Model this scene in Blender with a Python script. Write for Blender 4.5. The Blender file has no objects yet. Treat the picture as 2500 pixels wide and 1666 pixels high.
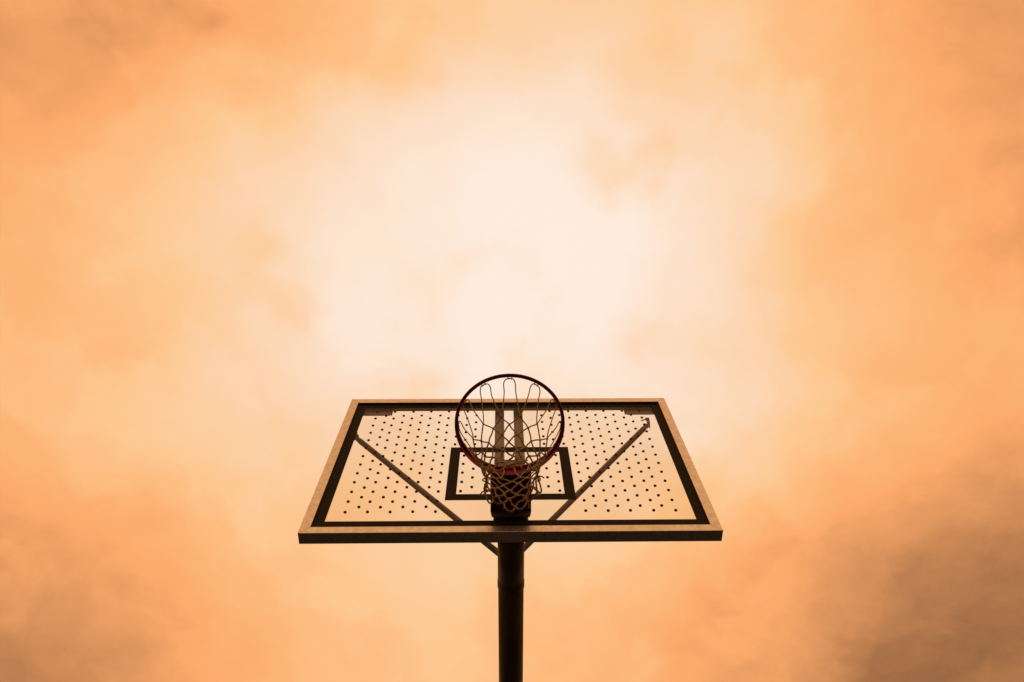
import bpy, bmesh, math, random
from mathutils import Vector, Matrix
rnd = random.Random(7)
S = bpy.context.scene
COL = S.collection
Z0 = 2.85                      # height of the lower edge of the backboard above the court

# ------------------------------------------------------------------ camera
cam_d = bpy.data.cameras.new('camera'); cam = bpy.data.objects.new('camera', cam_d); COL.objects.link(cam)
cam_d.sensor_width = 36.0; cam_d.lens = 25.214; cam_d.clip_start = .05; cam_d.clip_end = 6000
F = Vector((.01397, .39363, .91916)); Rt = Vector((.99990, -.00287, -.01397)); Up = Vector((.00286, -.91926, .39363))
M = Matrix.Identity(4)
for i in range(3):
    M[i][0] = Rt[i]; M[i][1] = Up[i]; M[i][2] = -F[i]
M.translation = Vector((-.0370, -1.9343, -2.4688 + Z0))
cam.matrix_world = M
S.camera = cam

# ------------------------------------------------------------------ sky: an overcast cloud layer lit orange, brightest where the sun stands behind it
def lin(c): return tuple(((v/255)/12.92 if v <= 10 else ((v/255+.055)/1.055)**2.4) for v in c) + (1,)
SUN_DIR = Vector((.0425, .2796, .9592))
world = bpy.data.worlds.new("World"); S.world = world; world.use_nodes = True
nt = world.node_tree; N = nt.nodes; Lk = nt.links; N.clear()
def nd(t, **k):
    n = N.new(t)
    for a, b in k.items(): setattr(n, a, b)
    return n
def inp(s, v):
    if isinstance(v, bpy.types.NodeSocket): Lk.new(v, s)
    else: s.default_value = v
def ma(op, a, b=0.0, c=0.0, clamp=False):
    n = nd('ShaderNodeMath', operation=op); n.use_clamp = clamp
    inp(n.inputs[0], a); inp(n.inputs[1], b); inp(n.inputs[2], c); return n.outputs[0]
def vm(op, a, b=None, scale=None):
    n = nd('ShaderNodeVectorMath', operation=op); inp(n.inputs[0], a)
    if b is not None: inp(n.inputs[1], b)
    if scale is not None: n.inputs['Scale'].default_value = scale
    return n
tc = nd('ShaderNodeTexCoord')
sep = nd('ShaderNodeSeparateXYZ'); Lk.new(tc.outputs['Generated'], sep.inputs[0])
den = ma('ADD', ma('MAXIMUM', sep.outputs[2], 0.0), .15)
comb = nd('ShaderNodeCombineXYZ'); inp(comb.inputs[0], ma('DIVIDE', sep.outputs[0], den)); inp(comb.inputs[1], ma('DIVIDE', sep.outputs[1], den))
uv = comb.outputs[0]
def noise(vec, scale, detail, rough, col=False, off=(0, 0, 0)):
    v = vm('ADD', vec, off).outputs[0]
    n = nd('ShaderNodeTexNoise'); n.noise_dimensions = '3D'
    inp(n.inputs['Vector'], v); inp(n.inputs['Scale'], scale); inp(n.inputs['Detail'], detail); inp(n.inputs['Roughness'], rough)
    return n.outputs['Color' if col else 'Fac']
wn = noise(uv, 3.2, 5.0, .55, True, (3.1, 7.7, 1.3))
warp = vm('SCALE', vm('SUBTRACT', wn, (.5, .5, .5)).outputs[0], scale=.20).outputs[0]
p = vm('MULTIPLY', vm('ADD', uv, warp).outputs[0], (1, 1, 0)).outputs[0]
SKY=[(-0.532,-0.032,-0.115),(-0.356,-0.033,-0.095),(-0.174,-0.034,-0.123),(0.012,-0.034,-0.308),(0.199,-0.035,-0.013),(0.384,-0.035,0.223),(0.563,-0.035,-0.243),(-0.578,0.146,-0.057),(-0.388,0.148,-0.012),(-0.190,0.150,0.368),(0.013,0.150,0.284),(0.216,0.149,0.018),(0.417,0.148,-0.027),(0.612,0.145,-0.172),(-0.629,0.355,0.126),(-0.423,0.362,-0.155),(-0.208,0.366,0.131),(0.013,0.368,0.355),(0.235,0.367,0.018),(0.454,0.364,0.028),(0.666,0.358,0.214),(-0.685,0.600,0.014),(-0.462,0.612,0.062),(-0.228,0.621,-0.090),(0.014,0.625,-0.164),(0.256,0.624,0.036),(0.495,0.618,0.023),(0.725,0.608,-0.241),(-0.746,0.887,-0.259),(-0.504,0.905,-0.036),(-0.249,0.919,0.162),(0.014,0.925,0.010),(0.279,0.924,0.050),(0.539,0.916,-0.178),(0.790,0.901,-0.067)]
lev = .37
def gauss(vec, cx, cy, sg):
    d = vm('DISTANCE', vec, (cx, cy, 0)).outputs['Value']
    return ma('EXPONENT', ma('MULTIPLY', ma('MULTIPLY', d, d), -1/(2*sg*sg)))
for cx, cy, a in SKY:
    if abs(a) < .01: continue
    lev = ma('MULTIPLY_ADD', gauss(p, cx, cy, .28), a, lev)
wn2 = noise(uv, 11.0, 4.0, .5, True, (1.7, 2.2, 5.1))
p2 = vm('MULTIPLY', vm('ADD', uv, vm('SCALE', vm('SUBTRACT', wn2, (.5, .5, .5)).outputs[0], scale=.13).outputs[0]).outputs[0], (1, 1, 0)).outputs[0]
WISPS = [(.125, .145, .022, -.20), (.183, .137, .016, -.12), (-.099, .305, .030, -.12), (-.045, .252, .022, -.14), (-.261, .33, .022, -.14),
         (.181, .369, .024, -.16), (-.291, .255, .034, -.15), (-.115, .029, .030, -.12), (-.40, .0, .03, -.07), (.60, .10, .04, -.04), (.292, .489, .06, .06),
         (-.098, .427, .03, -.16), (.14, .22, .05, .10), (.606, .235, .04, -.05), 
         (-.33, -.02, .022, -.09), (-.24, .01, .05, -.06), (-.19, .44, .05, .05), (.0, .12, .05, .06), (.25, .38, .04, -.05)]
for cx, cy, sg, a in WISPS:
    lev = ma('MULTIPLY_ADD', gauss(p2, cx, cy, sg), a, lev)
n1 = noise(vm('ADD', uv, warp).outputs[0], 5.5, 7.0, .55, False, (9.1, 4.3, 2.2))
n2 = noise(uv, 2.0, 3.0, .5, False, (5.1, 1.3, 8.8))
amp = ma('MULTIPLY_ADD', lev, .25, .05)
n4 = noise(vm('ADD', uv, warp).outputs[0], 13.0, 6.0, .6, False, (4.1, 8.3, 1.2))
lev = ma('MULTIPLY_ADD', ma('SUBTRACT', n4, .5), .13, lev)
lev = ma('MULTIPLY_ADD', ma('SUBTRACT', n1, .5), amp, lev)
lev = ma('MULTIPLY_ADD', ma('SUBTRACT', n2, .5), .05, lev)
# billows: soft-edged patches where the layer is thicker
n3 = noise(vm('ADD', uv, warp).outputs[0], 3.6, 5.0, .5, False, (2.4, 6.3, 4.4))
mr = nd('ShaderNodeMapRange', interpolation_type='SMOOTHSTEP'); inp(mr.inputs['Value'], n3); mr.inputs['From Min'].default_value = .46; mr.inputs['From Max'].default_value = .56
lev = ma('MULTIPLY_ADD', ma('SUBTRACT', mr.outputs[0], .5), ma('MULTIPLY', amp, .38), lev)
# an overcast sky falls off towards the horizon
lev = ma('MULTIPLY_ADD', ma('SUBTRACT', 1.0, ma('DIVIDE', ma('MAXIMUM', sep.outputs[2], 0.0), .62), clamp=True), -.34, lev, clamp=True)
# film-fine mottling of the cloud is left to the detail octaves above
lev = ma('MULTIPLY_ADD', lev, .90, .04)
ramp = nd('ShaderNodeValToRGB'); inp(ramp.inputs[0], lev)
stops = [(0.0, (116, 83, 55)), (.1, (172, 115, 72)), (.2, (218, 146, 90)), (.3, (253, 171, 107)), (.4, (255, 188, 126)), (.5, (255, 202, 147)),
         (.62, (254, 212, 172)), (.8, (254, 227, 203)), (1.0, (255, 240, 228))]
el = ramp.color_ramp.elements
while len(el) < len(stops): el.new(.5)
for e, (pos, c) in zip(el, stops): e.position = pos; e.color = lin(c)
bg = nd('ShaderNodeBackground'); inp(bg.inputs[0], ramp.outputs[0]); inp(bg.inputs[1], ma('MULTIPLY_ADD', ma('MULTIPLY', sep.outputs[2], 2.0, clamp=True), .55, .45))
sk = nd('ShaderNodeTexSky'); sk.sky_type = 'NISHITA'; sk.sun_disc = False
sk.sun_elevation = math.asin(SUN_DIR.z); sk.sun_rotation = math.atan2(SUN_DIR.x, SUN_DIR.y)
bg2 = nd('ShaderNodeBackground'); inp(bg2.inputs[0], sk.outputs[0]); bg2.inputs[1].default_value = .05
mx = nd('ShaderNodeMixShader'); mx.inputs[0].default_value = .02
Lk.new(bg.outputs[0], mx.inputs[1]); Lk.new(bg2.outputs[0], mx.inputs[2])
wo = nd('ShaderNodeOutputWorld'); Lk.new(mx.outputs[0], wo.inputs[0])

sl = bpy.data.lights.new('sun', 'SUN'); sl.energy = .5; sl.angle = math.radians(20); sl.color = (1, .72, .45)
so = bpy.data.objects.new('sun', sl); COL.objects.link(so); so.rotation_euler = SUN_DIR.to_track_quat('Z', 'Y').to_euler()
so.location = (0, 0, 12)
S.view_settings.view_transform = 'Standard'; S.view_settings.look = 'None'; S.view_settings.exposure = 0; S.view_settings.gamma = 1
S.view_settings.use_curve_mapping = False
S.cycles.max_bounces = 8; S.cycles.transparent_max_bounces = 12

# ------------------------------------------------------------------ materials
def mat(name, base, rough=.5, metal=0.0, spec=.5, var=0.0, vscale=20, bump=0.0, bscale=60, dark=None, coat=0):
    m = bpy.data.materials.new(name); m.use_nodes = True; t = m.node_tree; b = t.nodes['Principled BSDF']
    b.inputs['Roughness'].default_value = rough; b.inputs['Metallic'].default_value = metal
    b.inputs['Specular IOR Level'].default_value = spec; b.inputs['Coat Weight'].default_value = coat
    c = tuple(base) + (1,); b.inputs['Base Color'].default_value = c
    tcn = t.nodes.new('ShaderNodeTexCoord')
    if var:
        n = t.nodes.new('ShaderNodeTexNoise'); n.inputs['Scale'].default_value = vscale; n.inputs['Detail'].default_value = 8; n.inputs['Roughness'].default_value = .65
        t.links.new(tcn.outputs['Object'], n.inputs['Vector'])
        r = t.nodes.new('ShaderNodeValToRGB'); r.color_ramp.elements[0].position = .3; r.color_ramp.elements[1].position = .7
        d = dark or tuple(x*(1-var) for x in base)
        r.color_ramp.elements[0].color = tuple(d) + (1,); r.color_ramp.elements[1].color = c
        t.links.new(n.outputs['Fac'], r.inputs[0]); t.links.new(r.outputs[0], b.inputs['Base Color'])
        mr = t.nodes.new('ShaderNodeMapRange'); mr.inputs['To Min'].default_value = min(1, rough+.12); mr.inputs['To Max'].default_value = max(.05, rough-.06)
        t.links.new(n.outputs['Fac'], mr.inputs[0]); t.links.new(mr.outputs[0], b.inputs['Roughness'])
    if bump:
        n2 = t.nodes.new('ShaderNodeTexNoise'); n2.inputs['Scale'].default_value = bscale; n2.inputs['Detail'].default_value = 5
        t.links.new(tcn.outputs['Object'], n2.inputs['Vector'])
        bp = t.nodes.new('ShaderNodeBump'); bp.inputs['Strength'].default_value = bump; bp.inputs['Distance'].default_value = .002
        t.links.new(n2.outputs['Fac'], bp.inputs['Height']); t.links.new(bp.outputs[0], b.inputs['Normal'])
    return m
M_frame = mat('brushed_aluminium', (.78, .80, .80), .27, 1.0, var=.30, vscale=34, bump=.25, bscale=90)
M_galv = mat('galvanised_steel', (.30, .35, .47), .6, .2, var=.25, vscale=18, bump=.2)
M_brace = mat('dull_steel', (.29, .32, .42), .6, .15, var=.2, vscale=30)
M_arm = mat('dark_painted_steel', (.15, .125, .085), .5, 0, spec=.4, var=.45, vscale=14, bump=.25, bscale=40)
M_red = mat('red_enamel', (.34, .003, .018), .4, 0, spec=.25, var=.35, vscale=35)
M_red_shaded = mat('shaded_red_enamel', (.13, .004, .008), .55, 0, spec=.2, var=.45, vscale=22)  # darker copy of the red enamel: underside shade of the bracket put into the colour
M_black = mat('black_screen_paint', (.016, .0165, .0135), .6, 0, spec=.15, var=.2, vscale=12)
M_stud = mat('black_rubber', (.03, .014, .012), .6, 0, spec=.3)
M_cord = mat('weathered_nylon_cord', (.60, .49, .34), .85, 0, spec=.2, var=.45, vscale=70, bump=.8, bscale=700)
M_bolt = mat('zinc_bolt', (.35, .32, .30), .4, .8, var=.2, vscale=60)
M_ground = mat('dark_rubber_court', (.020, .019, .018), .92, 0, spec=.2, var=.35, vscale=6, bump=.6, bscale=180)
M_conc = mat('concrete', (.30, .28, .25), .9, 0, spec=.2, var=.25, vscale=8, bump=.4)
M_line = mat('court_line_paint', (.55, .53, .5), .75, 0, spec=.3, var=.2, vscale=10)

M_glass = bpy.data.materials.new('clear_pane'); M_glass.use_nodes = True
t = M_glass.node_tree; t.nodes.clear()
o_ = t.nodes.new('ShaderNodeOutputMaterial'); mixs = t.nodes.new('ShaderNodeMixShader'); tr = t.nodes.new('ShaderNodeBsdfTransparent')
gl = t.nodes.new('ShaderNodeBsdfGlossy'); fr = t.nodes.new('ShaderNodeFresnel'); fr.inputs[0].default_value = 1.32
# each face of the sheet passes most light, faintly warm and a little cloudy with dust
dn = t.nodes.new('ShaderNodeTexNoise'); dn.inputs['Scale'].default_value = 3.0; dn.inputs['Detail'].default_value = 6
tcn = t.nodes.new('ShaderNodeTexCoord'); t.links.new(tcn.outputs['Object'], dn.inputs['Vector'])
rr = t.nodes.new('ShaderNodeValToRGB'); rr.color_ramp.elements[0].position = .35; rr.color_ramp.elements[1].position = .7
rr.color_ramp.elements[0].color = (.965, .925, .86, 1); rr.color_ramp.elements[1].color = (.99, .965, .925, 1)
t.links.new(dn.outputs['Fac'], rr.inputs[0]); t.links.new(rr.outputs[0], tr.inputs[0])
gl.inputs['Roughness'].default_value = .06
geo = t.nodes.new('ShaderNodeNewGeometry'); fac = t.nodes.new('ShaderNodeMath'); fac.operation = 'MULTIPLY_ADD'   # reflection only where light enters the sheet
fac.inputs[1].default_value = -1; fac.inputs[2].default_value = 1; t.links.new(geo.outputs['Backfacing'], fac.inputs[0])
fm = t.nodes.new('ShaderNodeMath'); fm.operation = 'MULTIPLY'; fm.use_clamp = True; t.links.new(fac.outputs[0], fm.inputs[0]); t.links.new(fr.outputs[0], fm.inputs[1])
t.links.new(fm.outputs[0], mixs.inputs[0]); t.links.new(tr.outputs[0], mixs.inputs[1]); t.links.new(gl.outputs[0], mixs.inputs[2]); t.links.new(mixs.outputs[0], o_.inputs[0])

# ------------------------------------------------------------------ mesh helpers (all coordinates are metres from the hoop's origin)
def empty(name, loc=(0, 0, 0)):
    o = bpy.data.objects.new(name, None); o.location = loc; COL.objects.link(o); return o
def link(name, bm, m, parent=None, smooth=False, label=None):
    me = bpy.data.meshes.new(name); bmesh.ops.recalc_face_normals(bm, faces=bm.faces); bm.to_mesh(me); bm.free()
    if smooth:
        for f in me.polygons: f.use_smooth = True
    me.materials.append(m)
    o = bpy.data.objects.new(name, me); COL.objects.link(o)
    if parent: o.parent = parent
    if label: o['label'] = label
    return o
def prism(bm, poly, ax, a, b):
    """extrude a 2D polygon along axis ax (0,1,2) from a to b"""
    def P(u, v, w): return ((w, u, v), (u, w, v), (u, v, w))[ax]
    A = [bm.verts.new(P(u, v, a)) for u, v in poly]; B = [bm.verts.new(P(u, v, b)) for u, v in poly]
    n = len(poly); bm.faces.new(A); bm.faces.new(B[::-1])
    for i in range(n): bm.faces.new((A[i], B[i], B[(i+1) % n], A[(i+1) % n]))
def box(bm, x0, x1, y0, y1, z0, z1, bev=0.0):
    r = bmesh.ops.create_cube(bm, size=1); vs = r['verts']
    for v in vs: v.co = Vector(((x0+x1)/2+v.co.x*(x1-x0), (y0+y1)/2+v.co.y*(y1-y0), (z0+z1)/2+v.co.z*(z1-z0)))
    if bev:
        es = list({e for v in vs for e in v.link_edges}); bmesh.ops.bevel(bm, geom=es, offset=bev, segments=2, profile=.7, affect='EDGES')
def tube(bm, pts, r, seg=8, closed=False, caps=True, rf=None):
    pts = [Vector(p_) for p_ in pts]; n = len(pts); rings = []; ref = None
    for i, p_ in enumerate(pts):
        if closed: d = pts[(i+1) % n]-pts[i-1]
        else: d = pts[min(i+1, n-1)]-pts[max(i-1, 0)]
        d.normalize()
        if ref is None: ref = d.orthogonal().normalized()
        ref = (ref-d*ref.dot(d)); ref = ref.normalized() if ref.length > 1e-6 else d.orthogonal().normalized()
        bi = d.cross(ref); rad = rf(i/(n-1)) if rf else r
        rings.append([bm.verts.new(p_+(ref*math.cos(2*math.pi*k/seg)+bi*math.sin(2*math.pi*k/seg))*rad) for k in range(seg)])
    m_ = n if closed else n-1
    for i in range(m_):
        A, B = rings[i], rings[(i+1) % n]
        off = 0
        if closed and i == n-1:
            off = min(range(seg), key=lambda o: (A[0].co-B[o].co).length)
        for k in range(seg): bm.faces.new((A[k], A[(k+1) % seg], B[(k+1+off) % seg], B[(k+off) % seg]))
    if caps and not closed: bm.faces.new(rings[0][::-1]); bm.faces.new(rings[-1])
def spline(P, n=6):
    P = [Vector(p_) for p_ in P]; out = []
    for i in range(len(P)-1):
        a, b, c, d = P[max(i-1, 0)], P[i], P[i+1], P[min(i+2, len(P)-1)]
        for k in range(n):
            s = k/n; out.append(.5*((2*b)+(c-a)*s+(2*a-5*b+4*c-d)*s*s+(3*b-a-3*c+d)*s**3))
    out.append(P[-1]); return out
def cyl(bm, c, ax, r, h, seg=16):
    """cylinder centred at c along axis vector ax, length h"""
    c = Vector(c); ax = Vector(ax).normalized(); tube(bm, [c-ax*h/2, c+ax*h/2], r, seg)
def bolt(parent, c, ax=(0, -1, 0), r=.008, name='bolt', m=None, seg=6, h=.007):
    bm = bmesh.new(); ax = Vector(ax).normalized(); c = Vector(c)
    cyl(bm, c+ax*.0012, ax, r*1.5, .0024, 16); cyl(bm, c+ax*(h/2+.0024), ax, r, h, seg)
    return link(name, bm, m or M_bolt, parent)

# ------------------------------------------------------------------ ground
bm = bmesh.new()
g = 1500; NG = 12
for i in range(NG+1):
    for j in range(NG+1):
        fx = (i/NG*2-1); fy = (j/NG*2-1)
        bm.verts.new((g*math.copysign(abs(fx)**2, fx), g*math.copysign(abs(fy)**2, fy), 0))
bm.verts.ensure_lookup_table()
for i in range(NG):
    for j in range(NG):
        a = i*(NG+1)+j; bm.faces.new([bm.verts[k] for k in (a, a+NG+1, a+NG+2, a+1)])
o = link('ground', bm, M_ground); o['kind'] = 'structure'; o['label'] = 'dark court surface under the basketball hoop'

# ------------------------------------------------------------------ the hoop
hoop = empty('basketball_hoop', (0, 1.5, 0))
hoop['label'] = 'clear basketball backboard with dark red rim and cord net on a dark arm'
hoop['category'] = 'basketball hoop'
def part(name, bm, m, smooth=False, label=None, parent=None):
    """geometry given with x,y from the board front and z from its lower edge"""
    for v in bm.verts: v.co += Vector((0, -1.5, Z0))
    return link(name, bm, m, parent or hoop, smooth, label)

# frame of four mitred bars (front at y=0, back at y=.0565)
H = 1.2045; W2 = .90; FW = .0435; FD = .0565
outer = [(-W2, 0), (W2, 0), (W2, H), (-W2, H)]; inner = [(-W2+FW, FW-.003), (W2-FW, FW-.003), (W2-FW, H-FW), (-W2+FW, H-FW)]
gap = .0006
for i in range(4):
    a, b = outer[i], outer[(i+1) % 4]; c, d = inner[(i+1) % 4], inner[i]
    dv = Vector((b[0]-a[0], b[1]-a[1])).normalized()*gap
    bm = bmesh.new()
    prism(bm, [(a[0]+dv.x, a[1]+dv.y), (b[0]-dv.x, b[1]-dv.y), (c[0]-dv.x, c[1]-dv.y), (d[0]+dv.x, d[1]+dv.y)], 1, 0, FD)
    es = [e for e in bm.edges]; bmesh.ops.bevel(bm, geom=es, offset=.0012, segments=2, profile=.7, affect='EDGES')
    fb = part('frame_bar', bm, M_frame)
    if i == 0:
        for x in (-.76, .68, .77, .852):
            q_ = bolt(fb, (x, .039-1.5, Z0-.0002), (0, 0, -1), .0038, 'screw', M_frame, 12, .0012)
        q_ = bolt(fb, (-.012, -1.5+.0001, Z0+.012), (0, -1, 0), .0016, 'screw', M_bolt, 10, .0008)

# clear sheet
bm = bmesh.new(); box(bm, -W2+FW-.004, W2-FW+.004, .012, .020, FW-.007, H-FW+.004)   # seated in the frame's groove
pane = part('clear_panel', bm, M_glass, label='clear transparent panel dotted with rows of dark studs')
def sub(name, bm, m, smooth=False): return part(name, bm, m, smooth, None, pane)
def flat_frame(bm, xo0, xo1, zo0, zo1, xi0, xi1, zi0, zi1, y0, y1):
    def lp(x0, x1, z0, z1, y): return [bm.verts.new(c) for c in ((x0, y, z0), (x1, y, z0), (x1, y, z1), (x0, y, z1))]
    A, B, C, D = lp(xo0, xo1, zo0, zo1, y0), lp(xi0, xi1, zi0, zi1, y0), lp(xo0, xo1, zo0, zo1, y1), lp(xi0, xi1, zi0, zi1, y1)
    for k in range(4):
        n = (k+1) % 4
        bm.faces.new((A[k], A[n], B[n], B[k])); bm.faces.new((C[k], C[n], D[n], D[k]))
        bm.faces.new((A[k], A[n], C[n], C[k])); bm.faces.new((B[k], B[n], D[n], D[k]))
bm = bmesh.new(); flat_frame(bm, -W2+FW-.0035, W2-FW+.0035, FW-.0065, H-FW+.0035, -.8075, .8095, .0920, 1.1175, .0108, .0118)
sub('border_line', bm, M_black)
bm = bmesh.new(); flat_frame(bm, -.299, .299, .241, .693, -.2497, .2495, .2875, .6455, .0108, .0118)
sub('target_square', bm, M_black)

# studs: staggered rows of small dark plugs through the sheet
bm = bmesh.new()
for v_ in [0]:
    seg = 12; R_ = .0071
    prof = [(R_*.6, .0096), (R_*.92, .0100), (R_, .0110), (R_, .0160)]
    rings = [[bm.verts.new((r*math.cos(2*math.pi*k/seg), y, r*math.sin(2*math.pi*k/seg))) for k in range(seg)] for r, y in prof]
    for A, B in zip(rings, rings[1:]):
        for k in range(seg): bm.faces.new((A[k], A[(k+1) % seg], B[(k+1) % seg], B[k]))
    bm.faces.new(rings[0]); bm.faces.new(rings[-1][::-1])
bmesh.ops.recalc_face_normals(bm, faces=bm.faces)
stud_me = bpy.data.meshes.new('stud'); bm.to_mesh(stud_me); bm.free(); stud_me.materials.append(M_stud)
for f in stud_me.polygons: f.use_smooth = True
XA = [.2300, .3335, .4340, .5335, .6355, .7345]; XB = [.1795, .2795, .3800, .4820, .5820, .6800]
nst = 0
for kind, xs, rows in (('A', XA, [1.0765-.0763*k for k in range(13)]), ('B', XB, [1.0310-.0759*k for k in range(12)])):
    for z in rows:
        for x in xs:
            for s in (-1, 1):
                if x < .306 and z < .25: continue
                if .243 < x < .306 and z < .70: continue
                if x < .25 and z < .292: continue
                if x < .25 and .64 < z < .70: continue
                if kind == 'A' and x > .73 and z < .95 and z > .90 and s < 0: pass
                o = bpy.data.objects.new('stud', stud_me); COL.objects.link(o); o.parent = pane
                o.location = (s*x+rnd.uniform(-.0012, .0012), -1.5, Z0+z+rnd.uniform(-.0012, .0012)); o.rotation_euler = (0, rnd.uniform(0, 6), 0)
                nst += 1

# rails and mounting plate behind the sheet
for x0, x1 in ((-.0775, -.0260), (.0280, .0790)):
    bm = bmesh.new(); box(bm, x0, x1, .0590, .0900, .060, H-.004, .003); part('mounting_rail', bm, M_galv)
bm = bmesh.new(); box(bm, -.079, .081, .0905, .0985, .075, .7000, .002); mp = part('mounting_plate', bm, M_brace)
for x in (-.052, .053):
    for z in (.22, .42, .66): bolt(mp, (x, .0985-1.5, Z0+z), (0, 1, 0), .009)

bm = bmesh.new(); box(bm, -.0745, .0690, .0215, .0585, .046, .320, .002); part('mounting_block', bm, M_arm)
# corner brackets behind the sheet
for sx in (-1, 1):
    for top in (1, 0):
        bm = bmesh.new(); z0, z1 = (1.069, H-FW-.004) if top else (.050, .1135)
        x0, x1 = sorted((sx*.664, sx*.850)); box(bm, x0, x1, .0300, .0350, z0, z1, .001)
        if top: box(bm, sx*.664-.004, sx*.664+.004, .0352, .0530, z0+.035, z1, .001)
        cb = part('corner_bracket', bm, M_galv)
        bolt(cb, (sx*.74, .0300-1.5, Z0+(z0+z1)/2), (0, -1, 0), .004, 'bolt', None, 6, .004)

# rear braces: tube with flattened, bolted ends
def brace(P, Q, r=.0148):
    P = Vector(P); Q = Vector(Q); d = (Q-P).normalized(); bm = bmesh.new()
    tube(bm, [P+d*.03, Q-d*.03], r, 14)
    side = d.cross(Vector((0, 1, 0))).normalized(); nrm = side.cross(d).normalized()
    for E, s in ((P, 1), (Q, -1)):
        a = E-d*.012*s; b = E+d*.036*s
        vs = [bm.verts.new(c+side*su*w+nrm*sn*.003) for c, w in ((a, .013), (b, .0135)) for su in (-1, 1) for sn in (-1, 1)]
        for q_ in ((0, 1, 3, 2), (4, 6, 7, 5), (0, 4, 5, 1), (2, 3, 7, 6), (0, 2, 6, 4), (1, 5, 7, 3)): bm.faces.new([vs[k] for k in q_])
    return part('brace', bm, M_brace, smooth=False)
bl = brace((-.822, .068, .886), (-.006, .30, .166)); br = brace((.766, .068, 1.003), (.006, .30, .178))
bm = bmesh.new(); box(bm, -.834, -.822, .0570, .0590, .845, .93, .0006); box(bm, -.858, -.834, .0570, .0590, .862, .92, .0006)
part('brace_tab', bm, M_brace, parent=bl)
bolt(bl, (-.815, .068-1.5-.014, Z0+.882), (0, -1, 0), .006)
bm = bmesh.new(); prism(bm, [(.768, 1.066), (.790, 1.066), (.787, 1.02), (.776, .955), (.768, .955), (.770, 1.01)], 1, .0520, .0550)
prism(bm, [(.740, 1.040), (.768, 1.052), (.768, 1.044), (.742, 1.032)], 1, .0520, .0550)
part('brace_tab', bm, M_brace, parent=br)
bolt(br, (.772, .0520-1.5, Z0+1.003), (0, -1, 0), .005)

# arm: horizontal pipe from the plate to the post, with a sleeve joint
AX = [(0, .1100, .100), (0, 1.5, .040)]
def axp(y): s = (y-.11)/1.39; return (0.0+.002*s, y, .100-.060*s)
bm = bmesh.new(); tube(bm, [axp(.112), axp(.352)], .0592, 40); arm = part('arm', bm, M_arm, smooth=False)
bm = bmesh.new(); tube(bm, [axp(.3525), axp(1.44)], .0580, 40); part('arm', bm, M_arm, smooth=False)
bm = bmesh.new(); tube(bm, [axp(.335), axp(.339), axp(.352), axp(.371), axp(.375)], .0615, 40, rf=lambda s: (.0595, .0612, .0612, .0612, .0595)[round(s*4)])
part('sleeve', bm, M_arm, smooth=False, parent=arm)
for o in [c for c in hoop.children if c.name.startswith(('arm', 'sleeve'))] + list(arm.children):
    for f in o.data.polygons: f.use_smooth = len(f.vertices) == 4
bm = bmesh.new(); box(bm, -.078, .080, .0990, .1120, .082, .195, .001); part('arm_flange', bm, M_brace, parent=arm)
for s in (-1, 1):
    bm = bmesh.new(); prism(bm, [(.113, .162), (.190, .156), (.113, .255)], 0, s*.02-.003, s*.02+.003); part('gusset', bm, M_arm, parent=arm)
# post
PY = 1.5
bm = bmesh.new(); tube(bm, [(0, PY, -Z0+.02), (0, PY, .16)], .0841, 40, caps=True); cyl(bm, (0, PY, .165), (0, 0, 1), .088, .01, 40)
post = part('post', bm, M_arm, label='upright steel post behind the backboard')
for f in post.data.polygons: f.use_smooth = len(f.vertices) == 4
bm = bmesh.new(); box(bm, -.2, .2, PY-.2, PY+.2, -Z0+.004, -Z0+.022, .002); part('base_plate', bm, M_arm, parent=post)
for sx in (-1, 1):
    for sy in (-1, 1): bolt(post, (sx*.15, sy*.15, .022), (0, 0, 1), .016, 'bolt', None, 6, .02)
bm = bmesh.new(); prism(bm, [(PY-.45, -.02), (PY-.075, -.02), (PY-.075, -.45)], 0, -.006, .006); part('gusset', bm, M_arm, parent=post)

# ------------------------------------------------------------------ rim
RC = Vector((-.005, -.411, .199)); RM = .2262; RT = .0078
bm = bmesh.new(); tube(bm, [RC+Vector((RM*math.cos(a), RM*math.sin(a), 0)) for a in [2*math.pi*k/96 for k in range(96)]], RT, 14, closed=True)
rim = part('rim', bm, M_red, smooth=True)
# curved skirt welded under the rear of the ring, tapering out towards the sides
bm = bmesh.new(); n = 48; rows = []
for k in range(n+1):
    a = math.radians(90-100+200*k/n); e = abs(k/n*2-1); h = .0015+.041*max(0, 1-e**2.2)
    row = []
    for rr_, zz in ((.2305, -.004), (.2305, -.004-h), (.2335, -.004-h), (.2335, -.004)):
        row.append(bm.verts.new(RC+Vector((rr_*math.cos(a), rr_*math.sin(a), zz))))
    rows.append(row)
for A, B in zip(rows, rows[1:]):
    for k in range(4): bm.faces.new((A[k], A[(k+1) % 4], B[(k+1) % 4], B[k]))
bm.faces.new(rows[0]); bm.faces.new(rows[-1][::-1]); part('rim_skirt', bm, M_red, smooth=False, parent=rim)
# net hooks: wire loops with two bent tips below the ring
def pol(a, r, z): return RC+Vector((r*math.sin(a), -r*math.cos(a), z))   # a = 0 faces the court
for j in range(12):
    a0 = math.radians(30*j); bm = bmesh.new()
    P = [pol(a0-.042, RM-.004, -.0045), pol(a0-.036, RM-.010, -.0085), pol(a0-.020, RM-.0085, -.0105), pol(a0, RM-.0075, -.0110), pol(a0+.020, RM-.0085, -.0105), pol(a0+.036, RM-.010, -.0085), pol(a0+.042, RM-.004, -.0045)]
    tube(bm, spline(P, 4), .0015, 6)
    for s in (-1, 1): tube(bm, [pol(a0+s*.034, RM-.007, -.006), pol(a0+s*.034, RM-.0135, -.0125)], .0016, 6)
    part('net_hook', bm, M_red, parent=rim)

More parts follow.
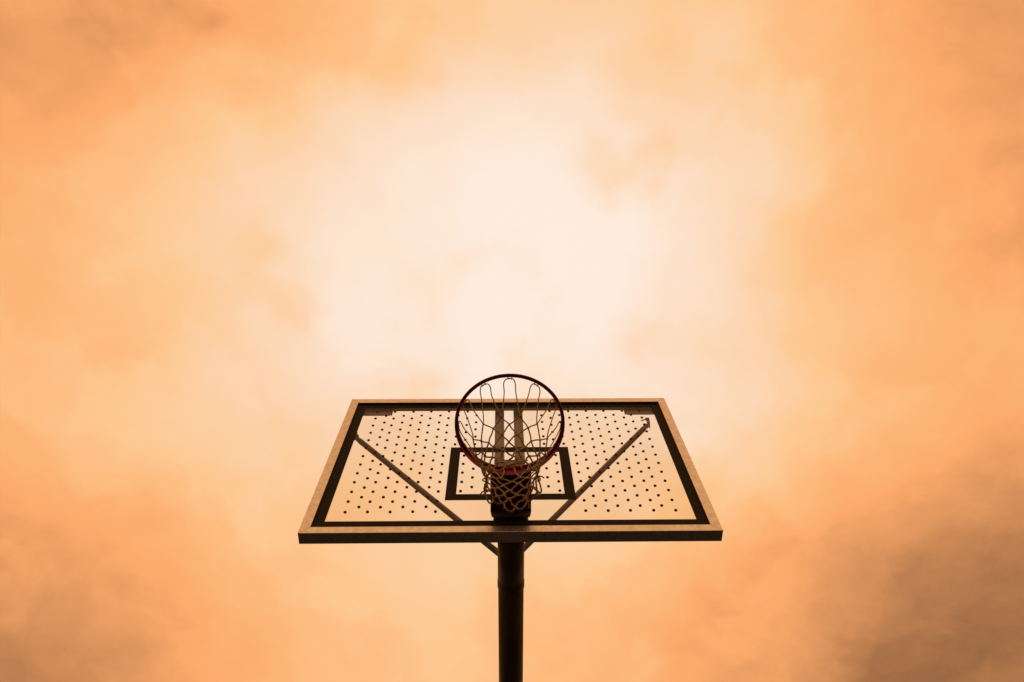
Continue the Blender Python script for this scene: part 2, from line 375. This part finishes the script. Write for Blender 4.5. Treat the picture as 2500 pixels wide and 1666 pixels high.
# bracket that carries the ring on the board
BW = .0905
bm = bmesh.new()
bp_ = bmesh.new()
prism(bp_, [(-BW+.016, .109), (BW-.016, .109), (BW-.006, .116), (BW, .150), (BW, .312), (BW-.008, .320), (-BW+.008, .320), (-BW, .312), (-BW, .150), (-BW+.006, .116)], 1, .0015, .0105)
bmesh.ops.bevel(bp_, geom=list(bp_.edges), offset=.001, segments=1, affect='EDGES')
box(bm, -BW+.0012, BW-.0012, -.196, .0010, .1975, .2045, .001)          # top plate
for s in (-1, 1):                                                      # side cheeks
    x0, x1 = sorted((s*(BW-.0012), s*(BW-.0072)))
    prism(bm, [(.0010, .1975), (.0010, .146), (-.120, .150), (-.176, .172), (-.186, .1975)], 0, x0, x1)
bmesh.ops.recalc_face_normals(bm, faces=bm.faces)
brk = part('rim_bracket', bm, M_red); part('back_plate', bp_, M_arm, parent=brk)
bm = bmesh.new(); prism(bm, [(.0008, .1475), (-.118, .1515), (-.118, .1545), (.0008, .1505)], 0, -BW+.0075, BW-.0075); part('cover_plate', bm, M_red_shaded, parent=brk)
bm = bmesh.new(); box(bm, -.021, .021, -.187, -.184, .146, .192, .001); part('stop_tab', bm, M_red, parent=brk)
for sx in (-1, 1): bolt(brk, (sx*.055, .0014-1.5, Z0+.27), (0, -1, 0), .009)

# ------------------------------------------------------------------ net
bm = bmesh.new()
rows = [  # (angle offset, radius, z below lower board edge, jitter)
    (15, .149, .005, .004), (0, .133, -.038, .004), (15, .1165, -.082, .004), (0, .109, -.123, .005), (15, .101, -.160, .005), (0, .0945, -.197, .006), (15, .0965, -.232, .008)]
def shift(z):      # the lower net hangs a little askew
    s = max(0, (.0-z)/.25); return Vector((-.001*s, .016*s, 0))
K = []
for ri, (off, r, z, jt) in enumerate(rows):
    row = []
    for j in range(12):
        a = math.radians(30*j+off+rnd.uniform(-1, 1)*(1.2+ri*1.0))
        rj = r+rnd.uniform(-jt, jt); p_ = Vector((RC.x+rj*math.sin(a), RC.y-rj*math.cos(a), z+rnd.uniform(-jt, jt)))+shift(z)
        row.append(p_)
    K.append(row)
def cord(a, b, r0, sag=.0, wob=.002):
    m1 = a.lerp(b, .33)+Vector([rnd.uniform(-wob, wob) for _ in range(3)]); m2 = a.lerp(b, .67)+Vector([rnd.uniform(-wob, wob) for _ in range(3)])-Vector((0, 0, sag))
    tube(bm, spline([a, m1, m2, b], 4), r0, 7)
def knot(c, r):
    d = bmesh.ops.create_icosphere(bm, subdivisions=1, radius=r)['verts']
    rot = Matrix.Rotation(rnd.uniform(0, 3), 3, 'X') @ Matrix.Rotation(rnd.uniform(0, 3), 3, 'Z')
    for v in d: v.co = rot @ Vector((v.co.x*1.25, v.co.y*.9, v.co.z*rnd.uniform(.9, 1.3)))+c
for j in range(12):
    for s in (-1, 1):
        a0 = math.radians(30*j); k = K[0][j if s > 0 else (j-1) % 12]
        sp = rnd.uniform(.9, 1.15)
        hookp = pol(a0+s*.030, RM-.009, -.009)
        P = [pol(a0, RM-.0095, -.0125), hookp+Vector((0, 0, -.002)), pol(a0+s*.085*sp, RM-.012, -.016), pol(a0+s*.118*sp, RM-.020, -.038), pol(a0+s*.125, RM-.036, -.085), k.lerp(pol(a0+s*.12, RM-.05, -.10), .35), k]
        tube(bm, spline(P, 5), .0023, 7)
for ri in range(len(K)-1):
    off = rows[ri][0]; r0 = .0027+.00017*ri
    for j in range(12):
        a = K[ri][j]
        nb = [(j) % 12, (j+1) % 12] if off == 15 else [(j-1) % 12, j]
        for m_ in nb:
            cord(a, K[ri+1][m_], r0, .0, .0015+.0008*ri)
        knot(a, .0047+.0002*ri)
# bottom hem: drooping loops between the last knots, some doubled up, with loose tails
for j in range(12):
    a = K[-1][j]; b = K[-1][(j+1) % 12]; knot(a, .0048)
    mid = (a+b)/2; out = (mid-Vector((RC.x, RC.y, mid.z))).normalized()
    dr = rnd.choice([.004, .012, .03, .045]); pr = rnd.uniform(-.006, .009)
    if j in (11,): dr, pr = .002, 0
    m1 = a.lerp(b, .22)+Vector((0, 0, -dr*.7))+out*pr; m2 = mid+Vector((0, 0, -dr))+out*pr*1.5; m3 = a.lerp(b, .78)+Vector((0, 0, -dr*.75))+out*pr
    tube(bm, spline([a, m1, m2, m3, b], 6), .0032, 7)
    if rnd.random() < .5:
        e = a+out*rnd.uniform(.006, .022)+Vector((rnd.uniform(-.012, .012), 0, -rnd.uniform(.01, .03)))
        tube(bm, spline([a, a.lerp(e, .5)+Vector((.004, 0, .003)), e], 4), .0026, 7)
# loops pulled out at the two sides
for (ri, j, s) in ((4, 8, -1), (6, 8, -1), (6, 9, -1), (4, 2, 1), (6, 2, 1), (6, 3, 1)):
    c = K[ri][j]; e = c+Vector((s*rnd.uniform(.006, .016), rnd.uniform(0, .012), -rnd.uniform(.012, .026)))
    tube(bm, spline([c, c.lerp(e, .55)+Vector((s*.003, 0, .004)), e, e+Vector((-s*.008, .003, -.004)), c+Vector((s*.002, .006, -.012)), c+Vector((0, .002, -.003))], 5), .0027, 7)
net = part('net', bm, M_cord, smooth=True, label='weathered cord net with knotted diamond mesh and frayed lower loops')
print('studs', nst)
